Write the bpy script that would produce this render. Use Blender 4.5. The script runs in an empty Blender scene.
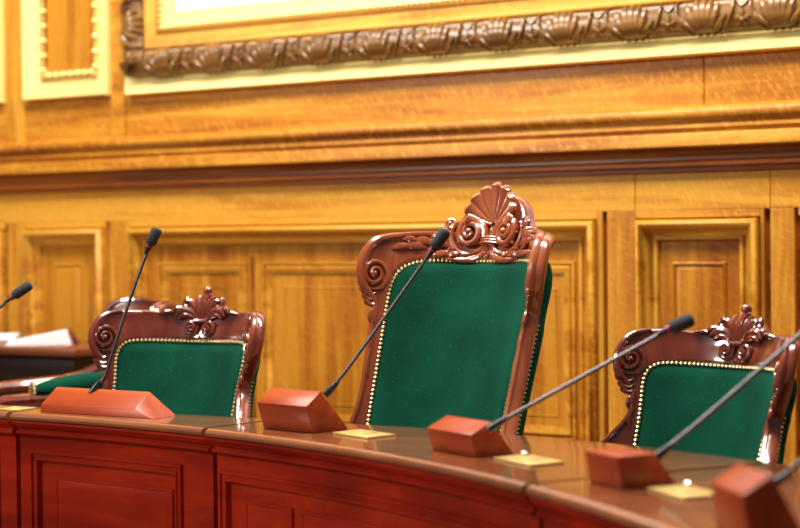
import bpy, math, random
from mathutils import Vector, Matrix
random.seed(7)
C = bpy.context.scene.collection
PI = math.pi
rad = math.radians

# ------------------------------------------------------------------ mesh builder
class MB:
    def __init__(s): s.v = []; s.f = []
    def add(s, pts):
        i = len(s.v); s.v.extend([tuple(p) for p in pts]); return i
    def grid(s, rows, closed_u=False, cap0=False, cap1=False):
        n = len(rows[0]); base = s.add([p for r in rows for p in r])
        for j in range(len(rows) - 1):
            for i in range(n if closed_u else n - 1):
                a = base + j * n + i; b = base + j * n + (i + 1) % n
                s.f.append((a, b, b + n, a + n))
        if cap0: s.f.append(tuple(base + i for i in range(n))[::-1])
        if cap1: s.f.append(tuple(base + (len(rows) - 1) * n + i for i in range(n)))
    def box(s, x0, x1, y0, y1, z0, z1, fn=None):
        p = [(x, y, z) for z in (z0, z1) for y in (y0, y1) for x in (x0, x1)]
        if fn: p = [fn(*q) for q in p]
        i = s.add(p)
        for q in ((0,2,3,1),(4,5,7,6),(0,1,5,4),(2,6,7,3),(0,4,6,2),(1,3,7,5)): s.f.append(tuple(i + k for k in q))
    def hexa(s, p):
        i = s.add(p)
        for q in ((0,2,3,1),(4,5,7,6),(0,1,5,4),(2,6,7,3),(0,4,6,2),(1,3,7,5)): s.f.append(tuple(i + k for k in q))
    def ball(s, c, r, seg=8, ring=5, sz=1.0):
        c = Vector(c); rows = []
        for j in range(ring + 1):
            t = PI * j / ring
            rr = max(math.sin(t), 1e-3) * r
            rows.append([(c.x + rr * math.cos(2*PI*i/seg), c.y + rr * math.sin(2*PI*i/seg), c.z - math.cos(t) * r * sz) for i in range(seg)])
        s.grid(rows, True)
    def tube(s, pts, radii, seg=10, cap=True):
        pts = [Vector(p) for p in pts]; rows = []; N = None
        for k, p in enumerate(pts):
            T = (pts[min(k+1, len(pts)-1)] - pts[max(k-1, 0)]).normalized()
            if N is None:
                N = T.orthogonal().normalized()
            else:
                N = (N - T * N.dot(T)).normalized()
            B = T.cross(N); r = radii[k] if isinstance(radii, (list, tuple)) else radii
            rows.append([p + (N * math.cos(2*PI*i/seg) + B * math.sin(2*PI*i/seg)) * r for i in range(seg)])
        s.grid(rows, True, cap, cap)
    def sweep(s, f, pts, seg=8):
        """elliptic sweep on a surface f(u,v,w); pts = (u,v,w,half width,half height)"""
        P = [f(p[0], p[1], p[2]) for p in pts]; rows = []
        for k, p in enumerate(pts):
            T = (P[min(k+1, len(P)-1)] - P[max(k-1, 0)])
            if T.length < 1e-9: T = Vector((1, 0, 0))
            T.normalize()
            N = f(p[0], p[1], p[2] + .004) - P[k]; N = (N - T * N.dot(T)).normalized(); S = T.cross(N)
            rows.append([P[k] + S * (p[3] * math.cos(2*PI*i/seg)) + N * (p[4] * math.sin(2*PI*i/seg)) for i in range(seg)])
        s.grid(rows, True, True, True)
    def rects(s, rings, fn, nx=1, cap=True):
        """rings = (x0,x1,z0,z1,p): nested rectangles lofted to one another"""
        rows = []
        for x0, x1, z0, z1, p in rings:
            r = [(x0 + (x1-x0)*i/nx, z0) for i in range(nx)] + [(x1, z0)] + [(x1 + (x0-x1)*i/nx, z1) for i in range(nx)] + [(x0, z1)]
            rows.append([fn(x, z, p) for x, z in r])
        n = len(rows[0]); base = s.add([q for r in rows for q in r])
        for j in range(len(rows)-1):
            for i in range(n):
                a = base + j*n + i; b = base + j*n + (i+1) % n
                s.f.append((a, b, b+n, a+n))
        if cap:
            b0 = base + (len(rows)-1)*n          # bottom row 0..nx, top row nx+1 .. 2nx+1 reversed
            for i in range(nx):
                s.f.append((b0+i, b0+i+1, b0+2*nx-i, b0+2*nx+1-i))
    def build(s, name, mat, parent=None, smooth=True, angle=35, bevel=0):
        me = bpy.data.meshes.new(name); me.from_pydata(s.v, [], s.f); me.update()
        import bmesh
        bm = bmesh.new(); bm.from_mesh(me)
        bmesh.ops.remove_doubles(bm, verts=bm.verts, dist=1e-6)
        bmesh.ops.recalc_face_normals(bm, faces=bm.faces)
        if bevel:
            es = [e for e in bm.edges if len(e.link_faces) == 2 and e.calc_face_angle(0) > rad(30)]
            bmesh.ops.bevel(bm, geom=es, offset=bevel, segments=2, affect='EDGES', profile=.5)
        if smooth:
            for f in bm.faces: f.smooth = True
            for e in bm.edges:
                if len(e.link_faces) == 2 and e.calc_face_angle(0) > rad(angle): e.smooth = False
        bm.to_mesh(me); bm.free()
        me.materials.append(mat)
        o = bpy.data.objects.new(name, me); C.objects.link(o)
        if parent: o.parent = parent
        return o

def spline(ctrl, n):
    """Catmull-Rom through control tuples"""
    P = [Vector(c) for c in ctrl]; out = []
    m = len(P) - 1
    for k in range(n + 1):
        t = k / n * m; i = min(int(t), m - 1); t -= i
        p0 = P[i-1] if i > 0 else P[0]*2 - P[1]; p1 = P[i]; p2 = P[i+1]; p3 = P[i+2] if i + 2 <= m else P[m]*2 - P[m-1]
        out.append(((p1*2) + (p2-p0)*t + (p0*2 - p1*5 + p2*4 - p3)*t*t + (p1*3 - p0 - p2*3 + p3)*t**3) * .5)
    return out

def interp(x, xs, ys):
    if x <= xs[0]: return ys[0]
    for a, b, c, d in zip(xs, xs[1:], ys, ys[1:]):
        if x <= b: return c + (d-c)*(x-a)/(b-a)
    return ys[-1]

def thing(name, label, cat, loc=(0,0,0), rz=0, group=None):
    o = bpy.data.objects.new(name, None); C.objects.link(o)
    o.empty_display_size = .1
    o.location = loc; o.rotation_euler = (0, 0, rz); o['label'] = label; o['category'] = cat
    if group: o['group'] = group
    return o
def dup(root, loc, rz, label, sc=1):
    r = root.copy(); C.objects.link(r); r.location = loc; r.rotation_euler = (0,0,rz); r['label'] = label; r.scale = (sc,)*3
    for ch in list(root.children):
        c = ch.copy(); C.objects.link(c); c.parent = r
        for g in ch.children:
            d = g.copy(); C.objects.link(d); d.parent = c
    return r

# ------------------------------------------------------------------ materials
def mat(name):
    m = bpy.data.materials.new(name); m.use_nodes = True
    return m, m.node_tree.nodes, m.node_tree.links, m.node_tree.nodes['Principled BSDF']
def plain(name, col, rough=.5, metal=0, **kw):
    m, N, L, b = mat(name)
    b.inputs['Base Color'].default_value = (*col, 1); b.inputs['Roughness'].default_value = rough; b.inputs['Metallic'].default_value = metal
    for k, v in kw.items(): b.inputs[k.replace('_', ' ')].default_value = v
    return m
def wood(name, cols, grain='x', rough=.35, coat=0, coat_r=.1, freq=14, fleck=0, spec=.5, bump=.05):
    """cols: dark, mid, light. grain runs along axis"""
    m, N, L, b = mat(name)
    tc = N.new('ShaderNodeTexCoord'); mp = N.new('ShaderNodeMapping')
    L.new(tc.outputs['Object'], mp.inputs['Vector'])
    s = {'x': (.07, 1, 1), 'y': (1, .07, 1), 'z': (1, 1, .07)}[grain]
    mp.inputs['Scale'].default_value = s
    n1 = N.new('ShaderNodeTexNoise'); n1.inputs['Scale'].default_value = freq; n1.inputs['Detail'].default_value = 6; n1.inputs['Roughness'].default_value = .62; n1.inputs['Distortion'].default_value = .6
    n2 = N.new('ShaderNodeTexNoise'); n2.inputs['Scale'].default_value = freq*.16; n2.inputs['Detail'].default_value = 3
    L.new(mp.outputs[0], n1.inputs['Vector']); L.new(mp.outputs[0], n2.inputs['Vector'])
    mx = N.new('ShaderNodeMath'); mx.operation = 'ADD'
    ml = N.new('ShaderNodeMath'); ml.operation = 'MULTIPLY'; ml.inputs[1].default_value = .8
    L.new(n2.outputs['Fac'], ml.inputs[0]); L.new(n1.outputs['Fac'], mx.inputs[0]); L.new(ml.outputs[0], mx.inputs[1])
    rp = N.new('ShaderNodeValToRGB'); e = rp.color_ramp.elements
    e[0].position = .60; e[0].color = (*cols[0], 1); e[1].position = 1.14; e[1].color = (*cols[2], 1)
    k = e.new(.86); k.color = (*cols[1], 1)
    L.new(mx.outputs[0], rp.inputs['Fac'])
    src = rp.outputs['Color']
    if fleck:
        mp1 = N.new('ShaderNodeMapping'); L.new(tc.outputs['Object'], mp1.inputs['Vector'])
        mp1.inputs['Rotation'].default_value = (0, rad(28 if grain == 'x' else 60), 0)
        mp2 = N.new('ShaderNodeMapping'); L.new(mp1.outputs[0], mp2.inputs['Vector'])
        mp2.inputs['Scale'].default_value = (85, 20, 20)
        n3 = N.new('ShaderNodeTexNoise'); n3.inputs['Scale'].default_value = 1; n3.inputs['Detail'].default_value = 2; n3.inputs['Distortion'].default_value = .8
        L.new(mp2.outputs[0], n3.inputs['Vector'])
        r3 = N.new('ShaderNodeValToRGB'); r3.color_ramp.elements[0].position = .54; r3.color_ramp.elements[1].position = .61
        L.new(n3.outputs['Fac'], r3.inputs['Fac'])
        f3 = N.new('ShaderNodeMath'); f3.operation = 'MULTIPLY'; f3.inputs[1].default_value = fleck; L.new(r3.outputs['Color'], f3.inputs[0])
        mc = N.new('ShaderNodeMixRGB'); mc.inputs['Color2'].default_value = (*[min(1, c*1.35) for c in cols[2]], 1)
        L.new(f3.outputs[0], mc.inputs['Fac']); L.new(src, mc.inputs['Color1']); src = mc.outputs['Color']
    L.new(src, b.inputs['Base Color'])
    if bump:
        bp = N.new('ShaderNodeBump'); bp.inputs['Strength'].default_value = bump; bp.inputs['Distance'].default_value = .01
        L.new(n1.outputs['Fac'], bp.inputs['Height']); L.new(bp.outputs[0], b.inputs['Normal'])
    b.inputs['Roughness'].default_value = rough; b.inputs['Coat Weight'].default_value = coat; b.inputs['Coat Roughness'].default_value = coat_r
    b.inputs['Specular IOR Level'].default_value = spec
    return m

OAK = [(.27,.072,.006), (.48,.188,.015), (.64,.31,.034)]
oak_x = wood('oak horizontal grain', OAK, 'x', .38, 0, fleck=.38, spec=.3)
oak_z = wood('oak vertical grain', OAK, 'z', .38, 0, fleck=.2, spec=.35)
oak_f = wood('oak panel boards', [(.22,.050,.003), (.38,.130,.008), (.52,.22,.018)], 'z', .38, 0, fleck=.2, spec=.3)
oak_d = wood('dark oak and cove shade', [(.13,.025,.003), (.23,.055,.006), (.34,.10,.012)], 'x', .35, 0)  # on the ledge cove this darker tone stands in for shade
walnut = wood('carved walnut', [(.07,.026,.005), (.16,.068,.014), (.30,.145,.033)], 'x', .3, .35, .1, freq=9)
def glossy(m, ior=1.9):
    m.node_tree.nodes['Principled BSDF'].inputs['Coat IOR'].default_value = ior
    return m
mahog = wood('chair mahogany', [(.070,.008,.004), (.15,.020,.009), (.23,.040,.017)], 'z', .30, 1, .07, freq=9, bump=.02)
mahog_big = wood('presidential chair mahogany', [(.17,.025,.007), (.31,.062,.018), (.42,.11,.036)], 'z', .30, 1, .07, freq=9, bump=.02)
glossy(mahog); glossy(mahog_big)
desk_red = wood('desk red mahogany', [(.14,.005,.002), (.32,.014,.0035), (.46,.027,.006)], 'x', .30, .22, .08, freq=6, bump=.02, spec=.2)
desk_top = wood('desk worktop mahogany', [(.13,.035,.012), (.21,.062,.022), (.28,.092,.034)], 'x', .25, .9, .08, freq=7, bump=.01)
glossy(desk_top, 1.75)
box_wood = wood('microphone box cherry', [(.20,.024,.004), (.36,.050,.009), (.47,.088,.019)], 'x', .33, .0, .2, freq=10, bump=.02, spec=.45)
black_wood = wood('near black table wood', [(.010,.004,.003), (.018,.007,.005), (.03,.012,.008)], 'x', .4)  # near-black wood for the parts below the table top
table_wood = wood('side table mahogany', [(.10,.025,.010), (.17,.045,.018), (.24,.07,.03)], 'x', .3, .3)
gilt = plain('pale gilt paint', (.98,.76,.25), .35, .0)
gilt_bead = plain('gold bead leaf', (.98,.74,.25), .25, .3)
brass = plain('brass plate', (.88,.68,.25), .35, .6)
nail = plain('brass nail heads', (.95,.80,.42), .28, .7)
foam = plain('black foam windscreen', (.032,.034,.038), .85)
stem_m = plain('grey gooseneck metal', (.11,.105,.11), .35, .8)
collar_m = plain('dark gunmetal collar', (.06,.06,.07), .3, .7)
red_m = plain('red indicator ring', (.42,.008,.03), .4)
chrome = plain('polished steel knob', (.75,.75,.77), .15, 1)
paper = plain('white paper', (.85,.86,.88), .7)
red_cover = plain('dark red binder cover', (.16,.02,.025), .5)
canvas_m = plain('pale pink canvas', (.62,.50,.56), .7)
floor_m = wood('parquet floor', [(.10,.04,.015), (.16,.07,.03), (.22,.10,.04)], 'x', .35)

def velvet():
    m, N, L, b = mat('green velvet')
    tc = N.new('ShaderNodeTexCoord'); n = N.new('ShaderNodeTexNoise'); n.inputs['Scale'].default_value = 5; n.inputs['Detail'].default_value = 6
    L.new(tc.outputs['Object'], n.inputs['Vector'])
    r = N.new('ShaderNodeValToRGB'); e = r.color_ramp.elements
    e[0].position = .35; e[0].color = (.0008,.040,.022, 1); e[1].position = .7; e[1].color = (.002,.066,.036, 1)
    L.new(n.outputs['Fac'], r.inputs['Fac'])
    n2 = N.new('ShaderNodeTexNoise'); n2.inputs['Scale'].default_value = 160; n2.inputs['Detail'].default_value = 2
    L.new(tc.outputs['Object'], n2.inputs['Vector'])
    r2 = N.new('ShaderNodeValToRGB'); r2.color_ramp.elements[0].position = .64; r2.color_ramp.elements[1].position = .78
    L.new(n2.outputs['Fac'], r2.inputs['Fac'])
    mc = N.new('ShaderNodeMixRGB'); mc.inputs['Color2'].default_value = (.03,.17,.11,1)
    f = N.new('ShaderNodeMath'); f.operation = 'MULTIPLY'; f.inputs[1].default_value = .5; L.new(r2.outputs['Color'], f.inputs[0])
    L.new(f.outputs[0], mc.inputs['Fac']); L.new(r.outputs['Color'], mc.inputs['Color1']); L.new(mc.outputs['Color'], b.inputs['Base Color'])
    b.inputs['Roughness'].default_value = .9; b.inputs['Specular IOR Level'].default_value = .1
    b.inputs['Sheen Weight'].default_value = .12; b.inputs['Sheen Tint'].default_value = (.05,.6,.35,1); b.inputs['Sheen Roughness'].default_value = .4
    return m
velvet_m = velvet()

# ------------------------------------------------------------------ camera
CAM_H = 1.36
cam = bpy.data.cameras.new('camera'); co = bpy.data.objects.new('camera', cam); C.objects.link(co)
th, pitch, roll = rad(30.6), .01375, .010
fwd0 = Vector((-math.sin(th), math.cos(th), 0)); right0 = Vector((math.cos(th), math.sin(th), 0)); up0 = Vector((0,0,1))
fw = fwd0*math.cos(pitch) - up0*math.sin(pitch); up_ = up0*math.cos(pitch) + fwd0*math.sin(pitch)
rt = right0*math.cos(roll) - up_*math.sin(roll); up = up_*math.cos(roll) + right0*math.sin(roll)
co.matrix_world = Matrix(((rt.x, up.x, -fw.x, 0), (rt.y, up.y, -fw.y, 0), (rt.z, up.z, -fw.z, CAM_H), (0,0,0,1)))
cam.sensor_width = 36; cam.lens = 72; cam.clip_end = 100
cam.dof.use_dof = True; cam.dof.focus_distance = 5.15; cam.dof.aperture_fstop = 1.6
bpy.context.scene.camera = co

# ------------------------------------------------------------------ the setting
YW = 6.2
def struct(o):
    o['kind'] = 'structure'; return o
b = MB(); b.box(-9, 3, -3.5, YW + .3, -.1, 0); struct(b.build('floor', floor_m, smooth=False))
b = MB(); b.box(-9, 3, YW + .03, YW + .25, 0, 5.0); wall = struct(b.build('wall_back', oak_d, smooth=False))

def wmap(x, z, p): return Vector((x, YW - p, z))
def wboard(name, m, rows):
    for x0, x1, z0, z1, p in rows:
        q = MB(); q.box(x0, x1, YW - p, YW + .035, z0, z1); q.build(name, m, wall, smooth=False, bevel=.003)
# frieze boards between ledge and picture, joints left between boards
wboard('frieze_board', oak_x, [(-9, -5.915, 1.87, 5, .0), (-5.335, -5.25, 1.87, 5, .012), (-5.913, -5.337, 1.87, 2.6, 0), (-5.248, -2.234, 1.87, 2.2, 0), (-2.230, 1.0, 1.87, 2.2, 0),
                              (-5.913, -5.337, 2.602, 5, 0), (-5.248, 1.0, 2.202, 5, 0)])
wboard('stile', oak_z, [(-6.045, -5.925, 1.87, 5, .012)])
wboard('rail', oak_x, [(-9, -2.534, 1.478, 1.66, 0), (-2.532, -1.962, 1.478, 1.66, 0), (-1.96, 1, 1.478, 1.66, 0)])
ZB = .22
# stiles and thin closing strips with dark gaps between the leaves
wboard('stile', oak_z, [(-6.064, -5.94, ZB, 1.478, 0), (-5.370, -5.233, ZB, 1.478, 0), (-2.660, -2.531, ZB, 1.478, 0), (-1.962, -1.865, ZB, 1.478, 0)])
wboard('closing_strip', oak_z, [(-5.395, -5.388, ZB, 1.478, 0), (-2.705, -2.680, ZB, 1.478, 0), (-2.003, -1.987, ZB, 1.478, 0)])
wboard('rail', oak_x, [(a, b_, 1.447, 1.478, 0) for a, b_ in ((-5.94, -5.395), (-5.233, -2.705), (-2.531, -2.003), (-1.85, 1), (-8.95, -6.085))])
wboard('rail', oak_x, [(a, b_, ZB, .34, 0) for a, b_ in ((-5.94, -5.395), (-5.233, -2.705), (-2.531, -2.003), (-1.85, 1), (-8.95, -6.085))])
BOL = [(0, -.02), (.005, -.02), (.007, .010), (.014, .026), (.024, .031), (.034, .026), (.046, .008), (.060, -.008), (.072, -.014), (.075, -.006), (.088, -.006), (.092, -.012), (.093, -.030), (.100, -.030)]
def bolection(x0, x1, z0, z1, parent=wall, tail=()):
    q = MB(); q.rects([(x0+i, x1-i, z0+i, z1-i, p*1.45) for i, p in BOL], wmap); q.build('panel_moulding', oak_x, parent, angle=50)
def raised(x0, x1, z0, z1, p0):
    q = MB(); pr = [(0, p0-.004), (0, p0+.004), (.006, p0+.009), (.012, p0+.006), (.018, p0-.001), (.030, p0+.004), (.034, p0+.004)]
    q.rects([(x0+i, x1-i, z0+i, z1-i, p) for i, p in pr], wmap); q.build('raised_panel', oak_f, wall, angle=50)
def field(x0, x1, z0, z1, p=-.029):
    q = MB(); q.box(x0, x1, YW - p, YW + .035, z0, z1); q.build('panel_field', oak_f, wall, smooth=False)
for x0, x1, ins in ((-5.94, -5.395, .18), (-2.531, -2.003, .15), (-1.84, .2, .17), (-8.95, -6.09, .17)):
    bolection(x0, x1, .34, 1.447); field(x0+.09, x1-.09, .43, 1.357); raised(x0+ins, x1-ins, .52, 1.267, -.026)
bolection(-5.233, -2.705, .34, 1.447); field(-5.143, -2.795, .43, 1.357, -.028)
SUB = [(0, -.035), (.002, -.022), (.012, -.010), (.02, -.012), (.034, -.022), (.040, -.022), (.044, -.034), (.05, -.034)]
for x0, x1 in ((-5.057, -4.545), (-4.427, -2.83)):
    q = MB(); q.rects([(x0+i, x1-i, .52+i, 1.258-i, p) for i, p in [(-.012, -.030), (-.012, -.012), (-.002, -.012)] + SUB], wmap); q.build('panel_moulding', oak_x, wall, angle=50)
    raised(x0+.105, x1-.07 if x1 > -3 else x1-.105, .6, 1.158, -.034)
b = MB(); b.box(-4.512, -4.492, YW + .02, YW + .036, .43, 1.30); b.build('groove_strip', oak_d, wall, smooth=False)
b = MB(); b.box(-9, 3, YW - .03, YW + .03, 0, .2); o = b.build('baseboard_back', oak_d, None, smooth=False, bevel=.004); struct(o)
# ledge (dado cornice)
LP = [(-.03, 1.905), (.004, 1.905), (.020, 1.902), (.058, 1.893), (.072, 1.880), (.076, 1.864), (.070, 1.848), (.058, 1.838), (.052, 1.834), (.052, 1.826), (.060, 1.822), (.062, 1.810), (.056, 1.800), (.050, 1.797),
      (.050, 1.792), (.062, 1.788), (.066, 1.782), (.066, 1.738), (.060, 1.733), (.030, 1.731), (.022, 1.722), (.016, 1.705), (.014, 1.690), (.020, 1.678), (.030, 1.670), (.030, 1.660), (.022, 1.655), (.012, 1.653), (.012, 1.636), (-.03, 1.636)]
q = MB()
rows = []
for X in (-9, 1.5): rows.append([(X, YW - p - (.016 if z > 1.732 and p > 0 else 0), CAM_H + (z - CAM_H) * .992) for p, z in LP])
q.grid(rows, True, True, True); struct(q.build('trim_1', oak_x, None, angle=40))
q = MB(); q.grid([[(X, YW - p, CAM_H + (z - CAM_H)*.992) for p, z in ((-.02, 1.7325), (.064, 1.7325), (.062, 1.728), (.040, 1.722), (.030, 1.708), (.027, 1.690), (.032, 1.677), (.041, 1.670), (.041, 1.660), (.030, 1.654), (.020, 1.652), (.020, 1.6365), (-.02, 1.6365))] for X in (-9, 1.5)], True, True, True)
struct(q.build('trim_2', oak_d, None, angle=40))  # cove below the ledge, its shade put into the oak colour
# gilt bevels around the narrow panel, the neighbour panel and the picture
def gilt_ring(x0, x1, z0, z1, wd, name='gilt_bevel'):
    q = MB(); pr = [(0, -.01), (0, .040), (.006, .046), (.014, .044), (wd-.012, .008), (wd-.006, .012), (wd, .010), (wd, -.01)]
    q.rects([(x0+i, x1-i, z0+i, z1-i, p) for i, p in pr], wmap, cap=False); return q.build(name, gilt, wall, angle=50)
gilt_ring(-5.907, -5.339, 2.112, 4.4, .098)
gilt_ring(-6.9, -6.068, 2.112, 4.4, .098)
gilt_ring(-5.222, .72, 2.101, 4.55, .085)
def bead_line(mb, p0, p1, n, r, discs=False):
    p0, p1 = Vector(p0), Vector(p1)
    for k in range(n):
        c = p0.lerp(p1, (k + .5)/n); mb.ball(c, r, 10, 6)
        if discs:
            d = (p1 - p0)/n
            for t in (-.5, -.36, .36):
                cc = c + d*t; mb.ball(cc, r*.62, 8, 4, .45)
q = MB()
bead_line(q, (-5.775, YW-.024, 2.22), (-5.775, YW-.024, 3.9), 22, .020, True)
bead_line(q, (-5.424, YW-.022, 2.22), (-5.424, YW-.022, 3.9), 22, .020, True)
for k in range(7):
    q.ball((-5.765 + .338*(k+.5)/7, YW-.022, 2.232), .019, 10, 6); q.ball((-5.765 + .338*(k+.0)/7, YW-.022, 2.232), .010, 8, 4)
q.build('bead_moulding', gilt_bead, wall)
q = MB(); q.box(-5.812, -5.762, YW-.006, YW+.03, 2.205, 4.2); q.build('groove_strip', oak_d, wall, smooth=False)
q = MB(); q.box(-5.762, -5.44, YW-.008, YW+.03, 2.24, 4.2); q.build('panel_field', oak_f, wall, smooth=False)

# ------------------------------------------------------------------ big picture in carved frame
pf = thing('picture_frame', 'large wall picture in a carved walnut leaf frame above the ledge, running off the top', 'picture frame', (0,0,0))
FX0, FX1, FZ0, FZ1 = -5.235, .66, 2.184, 4.45
A = 13
def fprof(a):                       # half round carved moulding: inset, projection
    return .068 - .068*math.cos(PI*a), .015 + .052*math.sin(PI*a)
pr = [(0, -.0)] + [fprof(k/A) for k in range(A+1)] + [(.136, .0)]
q = MB(); q.rects([(FX0+i, FX1-i, FZ0+i, FZ1-i, p) for i, p in pr], wmap, cap=False); carve_o = q.build('carved_moulding', walnut, pf, angle=60)
pr = [(.136, .0), (.137, .035), (.145, .040), (.152, .034), (.205, .026), (.212, .034), (.218, .034), (.222, .0)]
q = MB(); q.rects([(FX0+i, FX1-i, FZ0+i, FZ1-i, p) for i, p in pr], wmap, cap=False); q.build('inner_moulding', oak_x, pf, angle=50)
pr = [(.222, .0), (.223, .020), (.236, .024), (.250, .020), (.30, .008), (.306, .012), (.312, .0)]
q = MB(); q.rects([(FX0+i, FX1-i, FZ0+i, FZ1-i, p) for i, p in pr], wmap, cap=False); q.build('gilt_bevel', gilt, pf, angle=50)
q = MB(); q.box(FX0+.30, FX1-.30, YW-.005, YW, FZ0+.30, FZ1-.30); q.build('canvas', canvas_m, pf, smooth=False)
q = MB()
n = 150
for k in range(n): q.ball((FX0+.235 + 4.3*k/n, YW-.030, FZ0+.236), .0125, 6, 4)
for k in range(30): q.ball((FX0+.236, YW-.030, FZ0+.236 + .9*k/30), .0145, 6, 4)
q.build('bead_trim', gilt_bead, pf)
def surf_bottom(u, v, w):
    i, p = fprof(v); d = Vector((0, -math.sin(PI*v), -math.cos(PI*v)*.9)).normalized()
    return Vector((FX0 + u, YW - p, FZ0 + i)) + d*w
def surf_left(u, v, w):
    i, p = fprof(v); d = Vector((-math.cos(PI*v)*.9, -math.sin(PI*v), 0)).normalized()
    return Vector((FX0 + i, YW - p, FZ0 + u)) + d*w
def leafunit(q, f, u0, L):
    # acanthus fan: lobes rising from the lower edge
    for k, (du, top, wid) in enumerate(((-.075, .50, .010), (-.052, .72, .012), (-.026, .86, .013), (0, .92, .014), (.026, .86, .013), (.052, .72, .012), (.075, .50, .010))):
        pts = []
        for j in range(7):
            t = j/6
            pts.append((u0 + du*(.25 + 1.05*t**.8) - .012*t, .16 + (top-.16)*t, .004 + .010*math.sin(PI*min(1, t*1.1)), wid*(.35 + .9*math.sin(PI*(.12+.8*t))), .010*(.5+.6*t) if t < 1 else .006))
        q.sweep(f, pts, 6)
    # curling wing leaves on both sides of the fan
    for s in (-1, 1):
        pts = []
        for j in range(9):
            t = j/8
            pts.append((u0 + s*(.055 + .065*math.sin(t*PI*.62)), .10 + .74*t, .004+.006*math.sin(PI*t), .007*(1.2-.7*t), .009))
        q.sweep(f, pts, 6)
    for du, a in ((-.06,.13), (-.03,.10), (0,.09), (.03,.10), (.06,.13)):
        c = f(u0+du, a, .006); q.ball(c, .010, 7, 4)
    # flower between the fans
    uf = u0 + L/2
    q.ball(f(uf, .38, .008), .010, 7, 5)
    for k in range(5):
        t = 2*PI*k/5 + .3
        q.sweep(f, [(uf + math.cos(t)*r, .38 + math.sin(t)*r*6, .006, wd, .007) for r, wd in ((.006,.004), (.016,.010), (.026,.009), (.032,.003))], 6)
    for s in (-1, 1):
        q.sweep(f, [(uf + s*.008*t*3, .62 + .1*t, .004, .006*(1.15-t*.5), .007) for t in (0,.4,.8,1.2,1.8,2.2)], 6)
q = MB(); L = .307
k = 0
while FX0 + .27 + L*k < -.9:
    leafunit(q, surf_bottom, .27 + L*k, L); k += 1
q.build('leaf_carving', walnut, pf)
q = MB()
for k in range(4): leafunit(q, surf_left, .27 + L*k, L)
for k in range(9):                    # corner leaf
    a = rad(10*k); 
    pts = [(FX0 + .07 + math.cos(a)*r - .0, FZ0 + .07 + math.sin(a)*r) for r in (-.05, -.03, 0, .03, .055)]
    q.tube([(x, YW - .085 - .012*math.sin(PI*j/4), z) for j, (x, z) in enumerate(pts)], [.003, .009, .010, .009, .003], 6)
q.build('leaf_carving', walnut, pf)

# ------------------------------------------------------------------ curved desk
DX, DY, DR = -3.807, -.015, 3.968
ZT = .80
def dmap(phi, rr, z): return Vector((DX + (DR+rr)*math.sin(phi), DY + (DR+rr)*math.cos(phi), z))
BP = [rad(a) for a in (-14, -2.4, 3.7, 9.3, 16.1, 18.7, 22.3, 26.9, 33.2, 42, 60)]
BR = [.20, .20, .215, .29, .41, .47, .54, .64, .73, .82, .9]
def back(phi): return interp(phi, BP, BR)
g = .0024
SECS = [(-13, -1.0, [(-11.8, -2.2, [])], 'mahogany front section of the curved desk at its far end, cut by the frame'),
        (-1.0, 11.9, [(-.2, 9.75, [(1.22, 8.95)])], 'mahogany front section of the curved desk under the long low wooden box'),
        (11.9, 33.28, [(12.2, 32.2, [(13.65, 16.83), (17.36, 31.2)])], 'mahogany front section of the curved desk before the tallest chair'),
        (33.28, 50, [(34.0, 48.8, [(35.3, 47.4)])], 'mahogany front section of the curved desk nearest the camera')]
EDGE = [(.020, .7995), (.010, .798), (.003, .793), (0, .786), (0, .781), (.004, .776), (.012, .774)]
MOULD = [(.012, .774), (.010, .771), (.010, .764), (.016, .761), (.018, .757), (.030, .748), (.036, .742), (.036, .738), (.028, .736), (.027, .728), (.034, .723), (.044, .721), (.050, .716)]
FR = .048                                   # front boards
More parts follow.
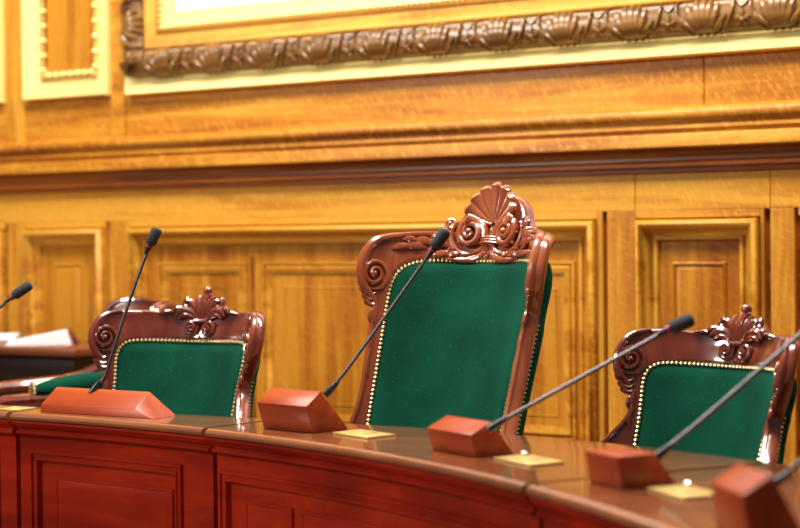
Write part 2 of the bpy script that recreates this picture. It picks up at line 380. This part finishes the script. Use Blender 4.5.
for a0, a1, panels, lab in SECS:
    a0, a1 = rad(a0)+g, rad(a1)-g
    t = thing('desk_section', lab, 'desk', dmap((a0+a1)/2, .05, 0), 0, 'sections of the curved desk')
    off = t.location.copy()
    def D(phi, rr, z): return dmap(phi, rr, z) - off
    n = max(8, int(math.degrees(a1-a0)*1.6)); ph = [a0 + (a1-a0)*i/n for i in range(n+1)]
    q = MB(); rows = []
    for p in ph:
        B_ = back(p); pts = EDGE[::-1]
        rows.append([D(p, r, z) for r, z in pts] + [D(p, .02 + (B_-.025-.02)*k/4, .80) for k in range(5)] + [D(p, B_-.006, .798), D(p, B_, .791), D(p, B_, .776), D(p, B_-.01, .770), D(p, .03, .770)])
    q.grid(rows, True, True, True); q.build('worktop', desk_top, t, angle=40)
    q = MB(); rows = []
    for p in ph: rows.append([D(p, r, z) for r, z in MOULD] + [D(p, .070, .716), D(p, .070, .772)])
    q.grid(rows, True, True, True); q.build('edge_moulding', desk_red, t, angle=40)
    def fm(x, z, p): return D(x, FR - p, z)
    q = MB(); NX = n
    for p0, p1, subs in panels:
        p0, p1 = rad(p0), rad(p1); w = 1/DR
        zo = .672
        prof = [(0, .002), (.003, .009), (.010, .010), (.014, .003), (.020, .001), (.026, .008), (.032, .006), (.040, -.010), (.050, -.013), (.054, -.013)]
        q.rects([(a0, a1, .06, .722, -.018), (a0, a1, .06, .722, 0), (p0, p1, .16, zo, 0)] + [(p0+i*w, p1-i*w, .16+i, zo-i, p) for i, p in prof], fm, NX)
    q.build('front_panel', desk_red, t, angle=40)
    for p0, p1, subs in panels:
        for s0, s1 in subs:
            q = MB(); s0, s1 = rad(s0), rad(s1)
            q.rects([(s0+i*w, s1-i*w, .24+i, .588-i, p) for i, p in [(0, -.016), (0, -.009), (.004, -.005), (.009, -.006), (.013, -.010), (.03, -.004), (.034, -.004)]], fm, NX)
            q.build('raised_panel', desk_red, t, angle=40)
    q = MB(); rows = [[D(p, r, z) for r, z in ((.034, 0), (.034, .058), (.04, .062), (.075, .062), (.075, 0))] for p in ph]
    q.grid(rows, True, True, True); q.build('plinth', desk_red, t, angle=40)
    for p in (a0+.012, a1-.012):
        q = MB(); q.box(-.012, .012, .07, .14, 0, .77, lambda x, y, z, p=p: D(p + x/DR, y, z))
        q.build('side_support', desk_red, t, smooth=False)

# ------------------------------------------------------------------ chairs
def chair(name, label, P, wood_m, loc, psi, group=None):
    t = thing(name, label, 'chair', loc, psi, group)
    R, al, z0 = P['R'], P['lean'], P['z0']
    cu = Vector((0, math.sin(al), math.cos(al))); nb = Vector((0, math.cos(al), -math.sin(al)))
    u1, R1 = P['u1'], P['R1']; p1 = u1/R
    def plan(u, w):                         # gentle curve, tightening into the wings
        s, a = (1 if u >= 0 else -1), abs(u)
        if a <= u1: return s*(R-w)*math.sin(a/R), R-(R-w)*math.cos(a/R)
        p = p1 + (a-u1)/R1
        return s*((R-R1)*math.sin(p1) + (R1-w)*math.sin(p)), R - (R-R1)*math.cos(p1) - (R1-w)*math.cos(p)
    def f(u, v, w):
        if v < -.10:                        # the back turns upright below the arms
            base = cu*(-.10) + Vector((0, .06*0, v+.10))
        else: base = cu*v
        x, d = plan(u, w)
        return Vector((x, 0, z0)) - nb*d + base
    NS = 72
    inn, out = spline(P['inner'], NS), spline(P['outer'], NS)
    full = [(-1, i) for i in range(NS)] + [(1, i) for i in range(NS, -1, -1)]
    # frame
    TH = P['th']
    prof = [(0, -TH), (0, .012), (.05, .019), (.12, .020), (.5, .017), (.80, .017), (.90, .020), (.97, .014), (1, .004), (1.0, -TH+.014), (.97, -TH+.004), (.9, -TH)]
    rows = []
    for s, i in full:
        a, o_ = inn[i], out[i]
        rows.append([f(s*(a[0] + (o_[0]-a[0])*k), a[1] + (o_[1]-a[1])*k, w) for k, w in prof])
    q = MB(); q.grid(rows, True, True, True)
    q.build('back_frame', wood_m, t, angle=50)
    # rolled rim and ear scrolls, one on each side
    ei, cx_, cv_, r0 = P['ear']
    for s in (-1, 1):
        q = MB(); pts = []
        for i in range(P['rim0'], ei-1, -1):
            a, o_ = inn[i], out[i]; k = .93
            tt = (P['rim0']-i)/(P['rim0']-ei)
            rr = P['rim_r']*(.55 + .6*min(1, tt*2.2))
            pts.append((s*(a[0]+(o_[0]-a[0])*k), a[1]+(o_[1]-a[1])*k, .018, rr, rr*1.0))
        for j in range(1, 9):
            k = j/8; e0 = (abs(pts[-1][0]), pts[-1][1]); a_, o_ = inn[ei-j], out[ei-j]; kk = .90-.3*k
            pts.append((s*(a_[0]+(o_[0]-a_[0])*kk), a_[1]+(o_[1]-a_[1])*kk, .017, P['rim_r']*(1.1-.8*k), P['rim_r']*(1-.7*k)))
        q.sweep(f, pts, 10)
        pts = []
        for j in range(66):
            tt = j/65; a = rad(-70) - tt*2*PI*P['turns']*1 ; r = r0*(1-tt)**.9 + .007
            pts.append((s*(cx_ + r*math.cos(a)), cv_ + r*math.sin(a), .018 + .010*tt, P['rim_r']*(.66-.12*tt)*min(1, .3+tt*8), P['rim_r']*.85))
        q.sweep(f, pts, 10)
        q.ball(f(s*cx_, cv_, .026), P['rim_r']*.8, 10, 6)
        # gathered folds under the scroll and the long leaf down the post
        for k in range(3):
            c0 = P['fold'][k]
            q.sweep(f, [(s*(c0[0] + c0[2]*math.cos(rad(x))), c0[1] + c0[2]*.62*math.sin(rad(x)), .017, .0075*math.sin(rad((x+190)/2+ 8))+.002, .0075) for x in range(-178, 4, 14)], 8)
        for (pu, pv), (qu, qv), wd in P['postleaf']:
            q.sweep(f, [(s*(pu+(qu-pu)*x + .008*math.sin(PI*x)), pv+(qv-pv)*x, .018, wd*math.sin(PI*(.08+.84*x))+.001, .008*math.sin(PI*(.1+.8*x))+.001) for x in [j/8 for j in range(9)]], 8)
        # bead down the outside of the post
        pts = []
        for i in range(P['post_i'], -1, -1):
            a, o_ = inn[i], out[i]; pts.append((s*(a[0]+(o_[0]-a[0])*.86), a[1]+(o_[1]-a[1])*.86, .016, .009, .009))
        q.sweep(f, pts, 8)
        q.build('ear_scroll', wood_m, t)
    # cushion, rear upholstery
    vc = P['vc']
    def pillow(line, w0, wb, name):
        rows = []
        for k, (u, v) in enumerate(line):
            row = []
            for j in range(29):
                uu = u*math.sin(PI/2*(2*j/28-1))
                d = min((abs(uu)-p[0])**2 + (v-p[1])**2 for p in line)**.5
                row.append(f(uu, v, w0 + wb*(1-(1-min(1, d/.06))**2.6)))
            rows.append(row)
        q = MB(); q.grid(rows); q.build(name, velvet_m, t, angle=70)
    pillow([(inn[i][0]+.004, inn[i][1]+.004) for i in range(NS+1)], .002, P['bulge'], 'back_cushion')
    ko = [.55 if i < 26 else .12 for i in range(NS+1)]
    for _ in range(3): ko = [ko[0]] + [(ko[i-1]+ko[i]+ko[i+1])/3 for i in range(1, NS)] + [ko[-1]]
    pillow([(out[i][0]*ko[i]+inn[i][0]*(1-ko[i]), out[i][1]*.4+inn[i][1]*.6) for i in range(NS+1)], -TH+.004, -.036, 'rear_upholstery')
    # brass nails along the cushion edge and along the rear edge
    def nails(mb, line, w, sp, r):
        acc = 0; last = None
        for p in line:
            P3 = f(p[0], p[1], w)
            if last is None: mb.ball(P3, r, 7, 4); last = P3; continue
            while (P3-last).length >= sp:
                last = last + (P3-last).normalized()*sp; mb.ball(last, r, 7, 4)
    line = [(s*(inn[i][0]-.004), inn[i][1]-.004*(1 if i > NS*.5 else 0)) for s, i in full]
    q = MB(); nails(q, line, .016, P['nail'], P['nail']*.46); q.build('nail_trim', nail, t)
    q = MB()
    line = [(s*(out[i][0]*.78+inn[i][0]*.22), out[i][1]*.78+inn[i][1]*.22) for s, i in full]
    half = [k for k, (s, i) in enumerate(full) if i < 25]
    nails(q, [line[k] for k in half if full[k][0] < 0], -TH-.002, .014, .0040); q.build('nail_trim', nail, t); q = MB(); line = [line[k] for k in half if full[k][0] > 0]
    nails(q, line, -TH-.002, .014, .0040); q.build('nail_trim', nail, t)
    P['crest'](t, f, wood_m)
    # seat, legs, arms
    sw, sd, sh = P['seat']
    ys = f(0, -.3, 0).y
    q = MB(); rows = []
    def so(k, ins):                         # rounded seat outline
        a = 2*PI*k/40; c, s_ = math.cos(a), math.sin(a)
        e = lambda x: math.copysign(abs(x)**.45, x)
        wdt = sw*(1 + .08*-e(s_)) - ins
        return e(c)*wdt, ys - .02 - sd/2 + e(s_)*(sd/2-ins)
    for ins, z in ((.012, sh), (0, sh+.01), (0, sh+.045), (.012, sh+.065), (.05, sh+.082), (.14, sh+.09)):
        rows.append([(*so(k, ins), z) for k in range(40)])
    q.grid(rows, True, True, True); q.build('seat_cushion', velvet_m, t)
    q = MB(); rows = [[(*so(k, ins), z) for k in range(40)] for ins, z in ((.01, sh-.075), (0, sh-.07), (0, sh-.004), (.01, sh))]
    q.grid(rows, True, True, True); q.build('seat_frame', wood_m, t)
    ub = P['outer'][0][0]*.5 + P['inner'][0][0]*.5; vb = P['inner'][0][1]
    for s in (-1, 1):
        a = f(s*ub, vb+.01, -TH*.4)
        q = MB(); zs = sh-.02
        pts = [a, a.lerp(Vector((s*(sw-.04), ys-.02, zs)), .55) + Vector((0, -.01, 0)), Vector((s*(sw-.04), ys-.02, zs)), Vector((s*(sw-.05), ys+.02, zs*.5)), Vector((s*(sw-.05), ys+.10, 0))]
        pts = spline(pts, 20); q.tube(pts, [.034 - .012*k/20 for k in range(21)], 10); q.build('leg', wood_m, t)
        q = MB(); xf, yf = s*(sw-.05), ys-.02-sd+.05
        pf_ = [(.030, 0), (.022, .02), (.018, .06), (.026, .20), (.032, sh-.16), (.022, sh-.14), (.034, sh-.12), (.034, sh-.01)]
        q.grid([[(xf + r*math.cos(2*PI*k/12), yf + r*math.sin(2*PI*k/12), z) for k in range(12)] for r, z in pf_], True, True, True); q.build('leg', wood_m, t)
        # arm: sweeps from the post forward and ends in a scroll over its support
        az = P['arm']; av = P['arm_v']
        a = f(s*P['arm_u'], av, -.005); e = Vector((s*(sw+.005), ys-.02-sd*P['arm_len'], az))
        mid = [a, a.lerp(e, .25) + Vector((s*.015, 0, (e.z-a.z)*.45)), a.lerp(e, .6) + Vector((s*.02, 0, (e.z-a.z)*.3)), e]
        pts = spline(mid, 18); rr_ = [.026 + .004*math.sin(PI*k/18) for k in range(19)]
        for j in range(1, 15):
            an = rad(24*j); r = .034*(1-j/17); pts.append(e + Vector((0, -r*math.sin(an), -.034 + r*math.cos(an)))); rr_.append(.026*(1-j/30))
        q = MB(); q.tube(pts, rr_, 10)
        q.tube(spline([e + Vector((0, .03, -.02)), e + Vector((-s*.01, .075, -(e.z-sh)*.5)), Vector((xf, yf+.05, sh-.03))], 12), .022, 10)
        arm = q.build('arm', wood_m, t)
        if P.get('pad') and s > 0:
            q = MB(); rows = []
            c0 = a.lerp(e, .12) + Vector((s*.012, 0, (e.z-a.z)*.3 + .020)); c1 = a.lerp(e, .80) + Vector((s*.012, 0, .020))
            for j in range(13):
                tt = j/12; c = c0.lerp(c1, tt); h = .048*math.sin(PI*(.06+.88*tt))**.45; wd = .040*math.sin(PI*(.10+.8*tt))**.3
                rows.append([c + Vector((wd*math.cos(2*PI*k/14), 0, h*max(math.sin(2*PI*k/14), -.25))) for k in range(14)])
            q.grid(rows, True, True, True); q.build('arm_pad', velvet_m, arm)
            q = MB()
            for k in range(9):
                an = PI*k/8; q.ball(c1 + Vector((.040*math.cos(an), -.004, .004 + .040*math.sin(an)*.9 - .006)), .007, 7, 4)
            q.build('nail_trim', nail, arm)
    return t

def spiral(cu, cv, r0, r1, a0, turns, s, w0, w1, t0, t1, n=44):
    out = []
    for j in range(n+1):
        k = j/n; a = a0 + turns*2*PI*k; r = r0*(1-k)**.8 + r1*k
        out.append((s*(cu + r*math.cos(a)), cv + r*math.sin(a), w0+(w1-w0)*k, t0+(t1-t0)*k, t0+(t1-t0)*k))
    return out

def crest_board(q, f, outline, vbase, wf, wb):
    pts = spline(outline, 24); full = [(-p[0], p[1]) for p in pts] + [(p[0], p[1]) for p in pts[::-1][1:]]
    rows = []
    for u, v in full:
        rows.append([f(u*.97, vbase, wb), f(u*.97, vbase, wf), f(u*.98, v-.012, wf), f(u, v-.003, wf-.008), f(u, v, wf-.02), f(u, v-.003, wb+.004), f(u*.98, v-.01, wb)])
    q.grid(rows, True, True, True)

def crest_shell(t, f0, m):
    f = lambda u, v, w: f0(u*1.03, v - .028, w)
    q = MB()
    crest_board(q, f, [(.29, .600), (.22, .632), (.165, .652), (.135, .690), (.112, .735), (.085, .765), (.045, .782), (0, .788)], .575, .014, -.035)
    # scallop shell
    B0 = (0, .672)
    for k in range(9):
        a = rad(90 + (k-4)*21.5); ln = .120 - .010*abs(k-4)**1.1*.5
        if abs(k-4) == 4: ln = .088
        pts = []
        for j in range(10):
            x = j/9; r = .008 + ln*x
            wdt = .0035 + .0235*x**1.1 * (1 if x < .95 else .8)
            lift = .018 + .010*math.sin(PI*x*.9) + (.022*x**3)
            pts.append((B0[0]+r*math.cos(a), B0[1]+r*math.sin(a), lift, wdt, .004+.010*x))
        e = pts[-1]
        pts.append((B0[0]+(ln+.014)*math.cos(a), B0[1]+(ln+.014)*math.sin(a), e[2]+.000, .018, .006))
        pts.append((B0[0]+(ln+.021)*math.cos(a), B0[1]+(ln+.021)*math.sin(a), e[2]-.004, .008, .002))
        q.sweep(f, pts, 10)
    q.build('shell_crest', m, t)
    q = MB()
    for s in (-1, 1):
        # main volute: from the ribbon up and round
        pts = [(s*.020, .600, .022, .010, .010), (s*.022, .625, .026, .011, .011), (s*.026, .650, .028, .012, .012)]
        sp = spiral(.078, .637, .050, .008, rad(150), -1.9, s, .030, .044, .0125, .008)
        q.sweep(f, pts + sp, 10); q.ball(f(s*.078, .637, .046), .012, 10, 6)
        for k in range(5):                   # acanthus tip over the volute
            a = rad(120 - 38*k); q.sweep(f, [(s*(.078+r*math.cos(a-.35*(r-.03)*20)), .637+r*math.sin(a-.35*(r-.03)*20), .030, wd, .007) for r, wd in ((.022,.003), (.034,.007), (.048,.007), (.060,.003))], 6)
        # outer C scroll hugging the volute
        pts = []
        for j in range(22):
            a = rad(-115 + 150*j/21) ; k = j/21
            pts.append((s*(.082 + .070*math.cos(a)), .632 + .068*math.sin(a), .022, .004+.007*math.sin(PI*min(1,k*.9+.1)), .009))
        pts = [(s*.012, .606, .022, .009, .009), (s*.030, .580, .022, .010, .009)] + pts
        q.sweep(f, pts, 8)
        q.sweep(f, spiral(.158, .662, .020, .006, rad(-40), 1.3, s, .020, .026, .008, .006, 24), 8)
        # lower strand sweeping out along the rail
        pts = spline([(s*.012, .600, .020, .009), (s*.018, .572, .020, .011), (s*.050, .552, .020, .012), (s*.100, .545, .020, .010), (s*.160, .543, .018, .003)], 20)
        q.sweep(f, [(p[0], p[1], p[2], p[3], .009) for p in pts], 8)
        # leaves
        for (u0, v0), (u1, v1), wd, bend in (((.15,.600),(.20,.640),.012,.01), ((.15,.595),(.225,.615),.013,.012), ((.14,.585),(.24,.588),.013,.01), ((.13,.572),(.22,.560),.012,-.008), ((.20,.585),(.285,.578),.014,.012),
                                              ((.22,.570),(.31,.560),.013,.008), ((.25,.578),(.32,.585),.010,.010), ((.10,.572),(.16,.560),.010,-.006), ((.27,.560),(.345,.545),.011,.010), ((.06,.575),(.10,.562),.009,-.005)):
            pts = []
            for j in range(9):
                k = j/8; pts.append((s*(u0+(u1-u0)*k), v0+(v1-v0)*k + bend*math.sin(PI*k), .016+.010*math.sin(PI*k), wd*math.sin(PI*(.1+.8*k)**1.2)+.001, .008*math.sin(PI*(.15+.7*k))))
            q.sweep(f, pts, 8)
        for u, v in ((.135,.566), (.147,.575), (.128,.578), (.185,.572), (.197,.580), (.178,.584), (.09,.560), (.078,.566), (.245,.592), (.235,.598)):
            q.ball(f(s*u, v, .026), .0075, 8, 5)
    for k in range(3):
        q.sweep(f, [(u, .604+.009*k, .026 + .012*math.cos(u*45), .0052, .0065) for u in (-.034, -.028, -.014, 0, .014, .028, .034)], 8)
    for k, (u, v) in enumerate(((0,.585), (-.008,.572), (.008,.572), (0,.560))): q.ball(f(u, v, .022), .008, 8, 5)
    q.build('crest_carving', m, t)

def crest_palm(t, f0, m):
    f = lambda u, v, w: f0(u, v - .006, w)
    q = MB()
    crest_board(q, f, [(.16, .318), (.12, .332), (.085, .350), (.062, .376), (.035, .395), (0, .402)], .30, .012, -.032)
    W = .014
    def leaf(pts, wd, curl=0, h=.010):
        P = spline(pts, 16)
        q.sweep(f, [(p[0], p[1], W + .012*math.sin(PI*k/16) + curl*(k/16)**3, wd*(math.sin(PI*(.08+.86*k/16))**.8)+.001, h*(math.sin(PI*(.1+.8*k/16))**.7)+.001) for k, p in enumerate(P)], 8)
    leaf([(.000,.300), (-.004,.345), (.002,.385), (.012,.408)], .017, .016, .013)
    leaf([(.004,.302), (.016,.345), (.034,.378), (.046,.392)], .014, .014, .012)
    leaf([(-.004,.302), (-.022,.340), (-.030,.375), (-.024,.396)], .013, .012, .012)
    leaf([(.000,.31), (.006,.35), (.020,.385), (.030,.400)], .006, .022, .012)
    q.ball(f(.006, .414, .028), .0175, 12, 7)
    for s in (-1, 1):
        # upper leaves curling over into knobs
        leaf([(s*.008,.302), (s*.034,.345), (s*.058,.372), (s*.078,.370)], .013, .012, .013)
        q.sweep(f, spiral(.070, .366, .018, .004, rad(80), -1.1, s, .022, .034, .009, .007, 22), 8)
        for k in range(3): q.ball(f(s*(.040+.016*k), .386-.010*k, .020), .0075, 7, 5)
        # broad lower leaves arching out along the rail
        leaf([(s*.010,.302), (s*.045,.332), (s*.085,.338), (s*.112,.316)], .016, .010, .014)
        leaf([(s*.014,.300), (s*.045,.318), (s*.075,.322), (s*.098,.308)], .010, .012, .010)
        leaf([(s*.060,.330), (s*.095,.346), (s*.118,.338), (s*.130,.322)], .009, .004)
        leaf([(s*.105,.326), (s*.13,.330), (s*.155,.326), (s*.175,.322)], .007, .002)
        q.sweep(f, [(s*.012, .308, .024, .008, .008), (s*.014, .296, .024, .0085, .0085)] + spiral(.040, .277, .027, .006, rad(165), 1.55, s, .022, .034, .009, .007, 34), 8)
        q.ball(f(s*.040, .277, .034), .009, 8, 5)
        q.sweep(f, [(s*.014,.290,.018,.006,.007), (s*.010,.268,.018,.006,.006), (s*.004,.250,.016,.004,.004)], 8)
    q.sweep(f, [(u, .300, .030, .0085, .010) for u in (-.028, -.022, 0, .022, .028)], 8)
    q.ball(f(0, .246, .017), .007, 8, 5)
    q.build('crest_carving', m, t)
def crest_none(t, f, m):
    pass

BIG = dict(R=.430, u1=.300, R1=.34, lean=rad(19.2), z0=.80, th=.024, vc=.20, bulge=.026, nail=.0142, rim_r=.0135,
    inner=[(.306,-.16), (.316,0), (.322,.12), (.329,.24), (.334,.33), (.334,.400), (.318,.452), (.272,.490), (.20,.510), (.10,.519), (0,.521)],
    outer=[(.384,-.16), (.358,0), (.364,.12), (.374,.24), (.388,.325), (.440,.380), (.457,.450), (.432,.528), (.335,.576), (.20,.606), (.0,.614)],
    ear=(33, .398, .418, .047), rim0=65, turns=2.0, post_i=26,
    fold=[(.404,.366,.029), (.396,.346,.024), (.388,.328,.020)],
    postleaf=[((.366,.330),(.356,.235),.012), ((.362,.27),(.350,.16),.010), ((.378,.305),(.370,.25),.007), ((.352,.19),(.344,.08),.008)],
    crest=crest_shell, seat=(.30, .42, .44), arm=.665, arm_v=-.12, arm_u=.35, arm_len=.62)
SMALL = dict(R=.400, u1=.287, R1=.70, lean=rad(20), z0=.80, th=.022, vc=.03, bulge=.020, nail=.0142, rim_r=.0125,
    inner=[(.272,-.17), (.284,-.07), (.290,.01), (.299,.082), (.305,.130), (.297,.176), (.262,.204), (.185,.218), (.09,.226), (0,.228)],
    outer=[(.440,-.17), (.384,-.08), (.330,0), (.323,.055), (.362,.104), (.399,.150), (.410,.210), (.376,.280), (.25,.320), (0,.331)],
    ear=(36, .357, .190, .042), rim0=60, turns=2.0, post_i=27,
    fold=[(.361,.134,.028), (.352,.113,.023), (.344,.096,.018)],
    postleaf=[((.320,.097),(.310,.03),.010), ((.313,.06),(.309,-.03),.009), ((.329,.078),(.324,.03),.006)],
    crest=crest_palm, seat=(.26, .29, .44), arm=.655, arm_v=-.13, arm_u=.365, arm_len=.60)
REAR = dict(SMALL, crest=crest_none, rim0=72, arm=.765, arm_v=0.0, arm_u=.335, arm_len=1.42, pad=True, seat=(.27, .42, .44))

chair('president_armchair', 'tallest green velvet chair, its carved back topped by a scallop shell', BIG, mahog_big, (-2.453, 4.509, 0), rad(-10.3))
c1 = chair('carved_armchair', 'low green chair with leaf crest behind the long low microphone box', SMALL, mahog, (-3.477, 4.430, 0), rad(4.3), 'low green chairs with leaf crests')
dup(c1, (-1.592, 4.553, 0), rad(-21.7), 'low green chair with leaf crest behind the two nearest microphones', .962)
chair('plain_armchair', 'plain-topped armchair with padded green arm, half hidden behind a low leaf-crested chair', REAR, mahog, (-4.26, 5.17, 0), rad(-35))

# ------------------------------------------------------------------ microphones
def mic(label, base, ang, stem, hd, head_r=.0185, L=.215, section=((0,0), (.148,0), (.032,.122), (-.026,.080)), skew=0, stem_r=.0055, dotted=False):
    """base: front right bottom corner of the box; ang: direction of its long side"""
    t = thing('gooseneck_microphone', label, 'microphone', (base[0], base[1], ZT + .0005), ang, 'gooseneck microphones along the desk')
    M = Matrix.Translation(t.location) @ Matrix.Rotation(ang, 4, 'Z'); Mi = M.inverted()
    q = MB(); p = []
    (a, b_, c, d) = section
    for x, o_ in ((-L, 0), (0, skew)):
        p.append([(x + (o_ if i in (0, 1) else 0), y, z) for i, (y, z) in enumerate((a, b_, c, d))])
    i = q.add(p[0] + p[1]); q.f += [(i, i+1, i+2, i+3), (i+4, i+7, i+6, i+5)] + [(i+k, i+4+k, i+4+(k+1) % 4, i+(k+1) % 4) for k in range(4)]
    q.build('microphone_box', box_wood, t, bevel=.0025)
    pts = [Mi @ Vector(s) for s in stem]
    q = MB(); P = spline(pts, 24); d0 = (P[1]-P[0]).normalized()
    q.tube(P, [stem_r]*25, 10); q.build('gooseneck', stem_m, t)
    q = MB(); q.tube([P[0]-d0*.008, P[0]+d0*.012, P[0]+d0*.03, P[0]+d0*.05], [.011, .011, .009, stem_r*1.05], 12); q.build('stem_collar', collar_m, t)
    a, e = Mi @ Vector(stem[-1]), Mi @ Vector(hd); dv = (e-a); ln = dv.length; dv.normalize()
    q = MB(); q.tube([a - dv*.030, a - dv*.012, a + dv*.006, a + dv*.014], [stem_r*1.1, .009, .012, .012], 12); q.build('capsule_body', collar_m, t)
    q = MB(); q.tube([a - dv*.004, a + dv*.002], [.0120, .0124], 14); q.build('light_ring', red_m, t)
    q = MB(); hr = head_r
    ks = [(0, .78), (.04, .9), (.10, 1), (.80, 1), (.90, .95), (.97, .8), (1, .55)]
    s0 = a + dv*.008; l2 = ln - .008
    q.tube([s0 + dv*l2*k for k, r in ks], [hr*r for k, r in ks], 18); q.build('foam_windscreen', foam, t)
    return t
mic('gooseneck microphone on the long low wooden box before the farther leaf-crested chair', (-3.375, 4.003), rad(-1.5),
    [(-3.617,4.081,.868), (-3.603,4.090,.891), (-3.579,4.104,.923), (-3.549,4.123,1.03), (-3.519,4.143,1.135), (-3.488,4.163,1.239), (-3.452,4.187,1.354)], (-3.427,4.203,1.414), L=.415, section=((0,0), (.115,0), (.082,.078), (.008,.026)), skew=.085)
mic('upright gooseneck microphone on the wooden box crossing the tallest chair', (-2.613, 3.907), rad(-12),
    [(-2.575,3.925,.918), (-2.560,3.94,.94), (-2.52,3.967,1.00), (-2.42,4.03,1.16), (-2.312,4.095,1.334)], (-2.276,4.118,1.394))
mic('long low-leaning gooseneck microphone whose foam head overlaps the nearer leaf-crested chair', (-1.937, 3.652), rad(-27),
    [(-1.887,3.640,.880), (-1.86,3.657,.900), (-1.80,3.69,.938), (-1.65,3.783,1.032), (-1.496,3.875,1.128)], (-1.440,3.908,1.156), section=((0,0), (.122,0), (.050,.090), (-.018,.060)), L=.205)
mic('blurred gooseneck microphone crossing the front of the nearer leaf-crested chair', (-1.396, 3.327), rad(-33),
    [(-1.395,3.520,.846), (-1.37,3.535,.87), (-1.30,3.58,.936), (-1.18,3.655,1.055), (-1.02,3.752,1.216)], (-.975,3.78,1.262), section=((0,0), (.150,0), (.090,.076), (-.012,.074)), L=.135, stem_r=.0062)
mic('blurred gooseneck microphone nearest the camera, lying almost flat', (-.946, 2.850), rad(-50),
    [(-1.022,3.222,.850), (-1.0,3.24,.868), (-.96,3.26,.906), (-.88,3.31,.96), (-.76,3.38,1.03)], (-.72,3.41,1.05), section=((0,0), (.115,0), (.046,.124), (-.012,.088)), L=.165, stem_r=.0062)
mic('gooseneck microphone at the far end of the desk, only its foam head in view', (-4.50, 3.995), rad(4),
    [(-4.56,4.05,.905), (-4.51,4.06,.92), (-4.42,4.09,.955), (-4.288,4.139,1.03), (-4.21,4.185,1.095), (-4.127,4.237,1.176)], (-4.068,4.273,1.222))

# brass plates let into the worktop
def plate(label, c, ang, w=.165, d=.105, knob=None):
    t = thing('brass_plate', label, 'brass plate', (c[0], c[1], ZT + .0005), ang, 'brass plates along the desk')
    q = MB(); q.box(-w/2, w/2, -d/2, d/2, 0, .006); q.build('plate', brass, t, bevel=.0015)
    q = MB(); q.box(-w*.18, w*.18, -d*.28, d*.28, .0055, .0085); q.build('flap', brass, t, bevel=.001)
    if knob:
        q = MB(); x, y = knob
        q.grid([[(x + r*math.cos(2*PI*k/14), y + r*math.sin(2*PI*k/14), z) for k in range(14)] for r, z in ((.008,.006), (.008,.008), (.010,.010), (.010,.013), (.007,.016), (.002,.017))], True, True, True); q.build('knob', chrome, t)
plate('brass plate on the worktop in front of the tallest chair', (-2.457, 3.938), rad(-20))
plate('brass plate on the worktop beside the long leaning microphone', (-1.785, 3.650), rad(-29), knob=(-.07, .035))
plate('blurred brass plate nearest the camera between the two nearest microphone boxes', (-1.255, 3.345), rad(-38), w=.15, knob=(-.06, .045))
plate('brass plate by the far end of the long low microphone box', (-3.91, 4.03), rad(2), w=.09, d=.08)

# ------------------------------------------------------------------ side table with papers
t = thing('side_table', 'dark wooden side table against the panelled wall, holding papers', 'table', (-5.75, 5.86, 0))
q = MB(); q.box(-.95, .72, -.30, .26, .845, .880); q.build('table_top', table_wood, t, bevel=.008)
q = MB(); q.box(-.90, .67, -.25, .22, .72, .845); q.build('apron', black_wood, t, bevel=.003)
q = MB(); q.box(-.88, .65, .18, .20, .08, .72); q.build('back_panel', black_wood, t, bevel=.002)
q = MB(); q.box(-.88, .65, -.22, .20, .10, .13); q.build('shelf', black_wood, t, bevel=.003)
for sx in (-.87, .62):
    for sy in (-.22, .18):
        q = MB(); q.tube([(sx, sy, 0), (sx, sy, .1), (sx, sy, .4), (sx, sy, .72)], [.022, .028, .032, .035], 10); q.build('leg', black_wood, t)
# stack of sheets and a tilted document folder
t = thing('paper_stack', 'flat stack of white papers on the dark side table', 'papers', (-5.86, 5.84, .8805), rad(40))
q = MB()
for k in range(6):
    a = rad(random.uniform(-3, 3)); dx, dy = random.uniform(-.006, .006), random.uniform(-.006, .006)
    q.box(-.21, .15, -.11, .11, .006*k, .006*k+.0055, lambda x, y, z, a=a, dx=dx, dy=dy: (x*math.cos(a)-y*math.sin(a)+dx, x*math.sin(a)+y*math.cos(a)+dy, z))
q.build('sheets', paper, t, smooth=False)
t = thing('document_folder', 'dark red folder of white sheets lying beside the flat paper stack', 'folder', (-5.43, 5.86, .8805), rad(43))
q = MB()
q.hexa([(-.235,-.12,.001), (.085,-.12,.001), (-.215,.12,.001), (.085,.12,.001), (-.215,-.12,.012), (.060,-.12,.062), (-.215,.12,.012), (.060,.12,.062)]); q.build('sheets', paper, t, smooth=False)
q = MB(); q.hexa([(.086,-.13,.000), (.120,-.13,.000), (.086,.13,.000), (.120,.13,.000), (.067,-.13,.074), (.073,-.13,.074), (.067,.13,.074), (.073,.13,.074)]); q.build('cover', red_cover, t, bevel=.002)

# ------------------------------------------------------------------ light
W = bpy.data.worlds.new('world'); bpy.context.scene.world = W; W.use_nodes = True
bg = W.node_tree.nodes['Background']; bg.inputs['Color'].default_value = (1, .93, .84, 1); bg.inputs['Strength'].default_value = .09
def area(name, loc, target, sx, sy, power, col=(1,.94,.85)):
    l = bpy.data.lights.new(name, 'AREA'); l.shape = 'RECTANGLE'; l.size = sx; l.size_y = sy; l.energy = power; l.color = col
    o = bpy.data.objects.new(name, l); C.objects.link(o); o.location = loc
    o.rotation_euler = (Vector(target) - Vector(loc)).to_track_quat('-Z', 'Y').to_euler()
area('skylight', (-3.2, 4.0, 5.4), (-3.2, 4.9, 0), 6, 1.3, 640)
area('hall_key_light', (-6.6, -.4, 4.0), (-3.0, 5.2, 1.1), 1.3, 1.3, 215)  # unseen area light as key from the front left
sc = bpy.context.scene
sc.view_settings.view_transform = 'Standard'; sc.view_settings.look = 'None'; sc.view_settings.gamma = 1; sc.view_settings.use_curve_mapping = False
sc.view_settings.exposure = -0.05
sc.cycles.max_bounces = 8
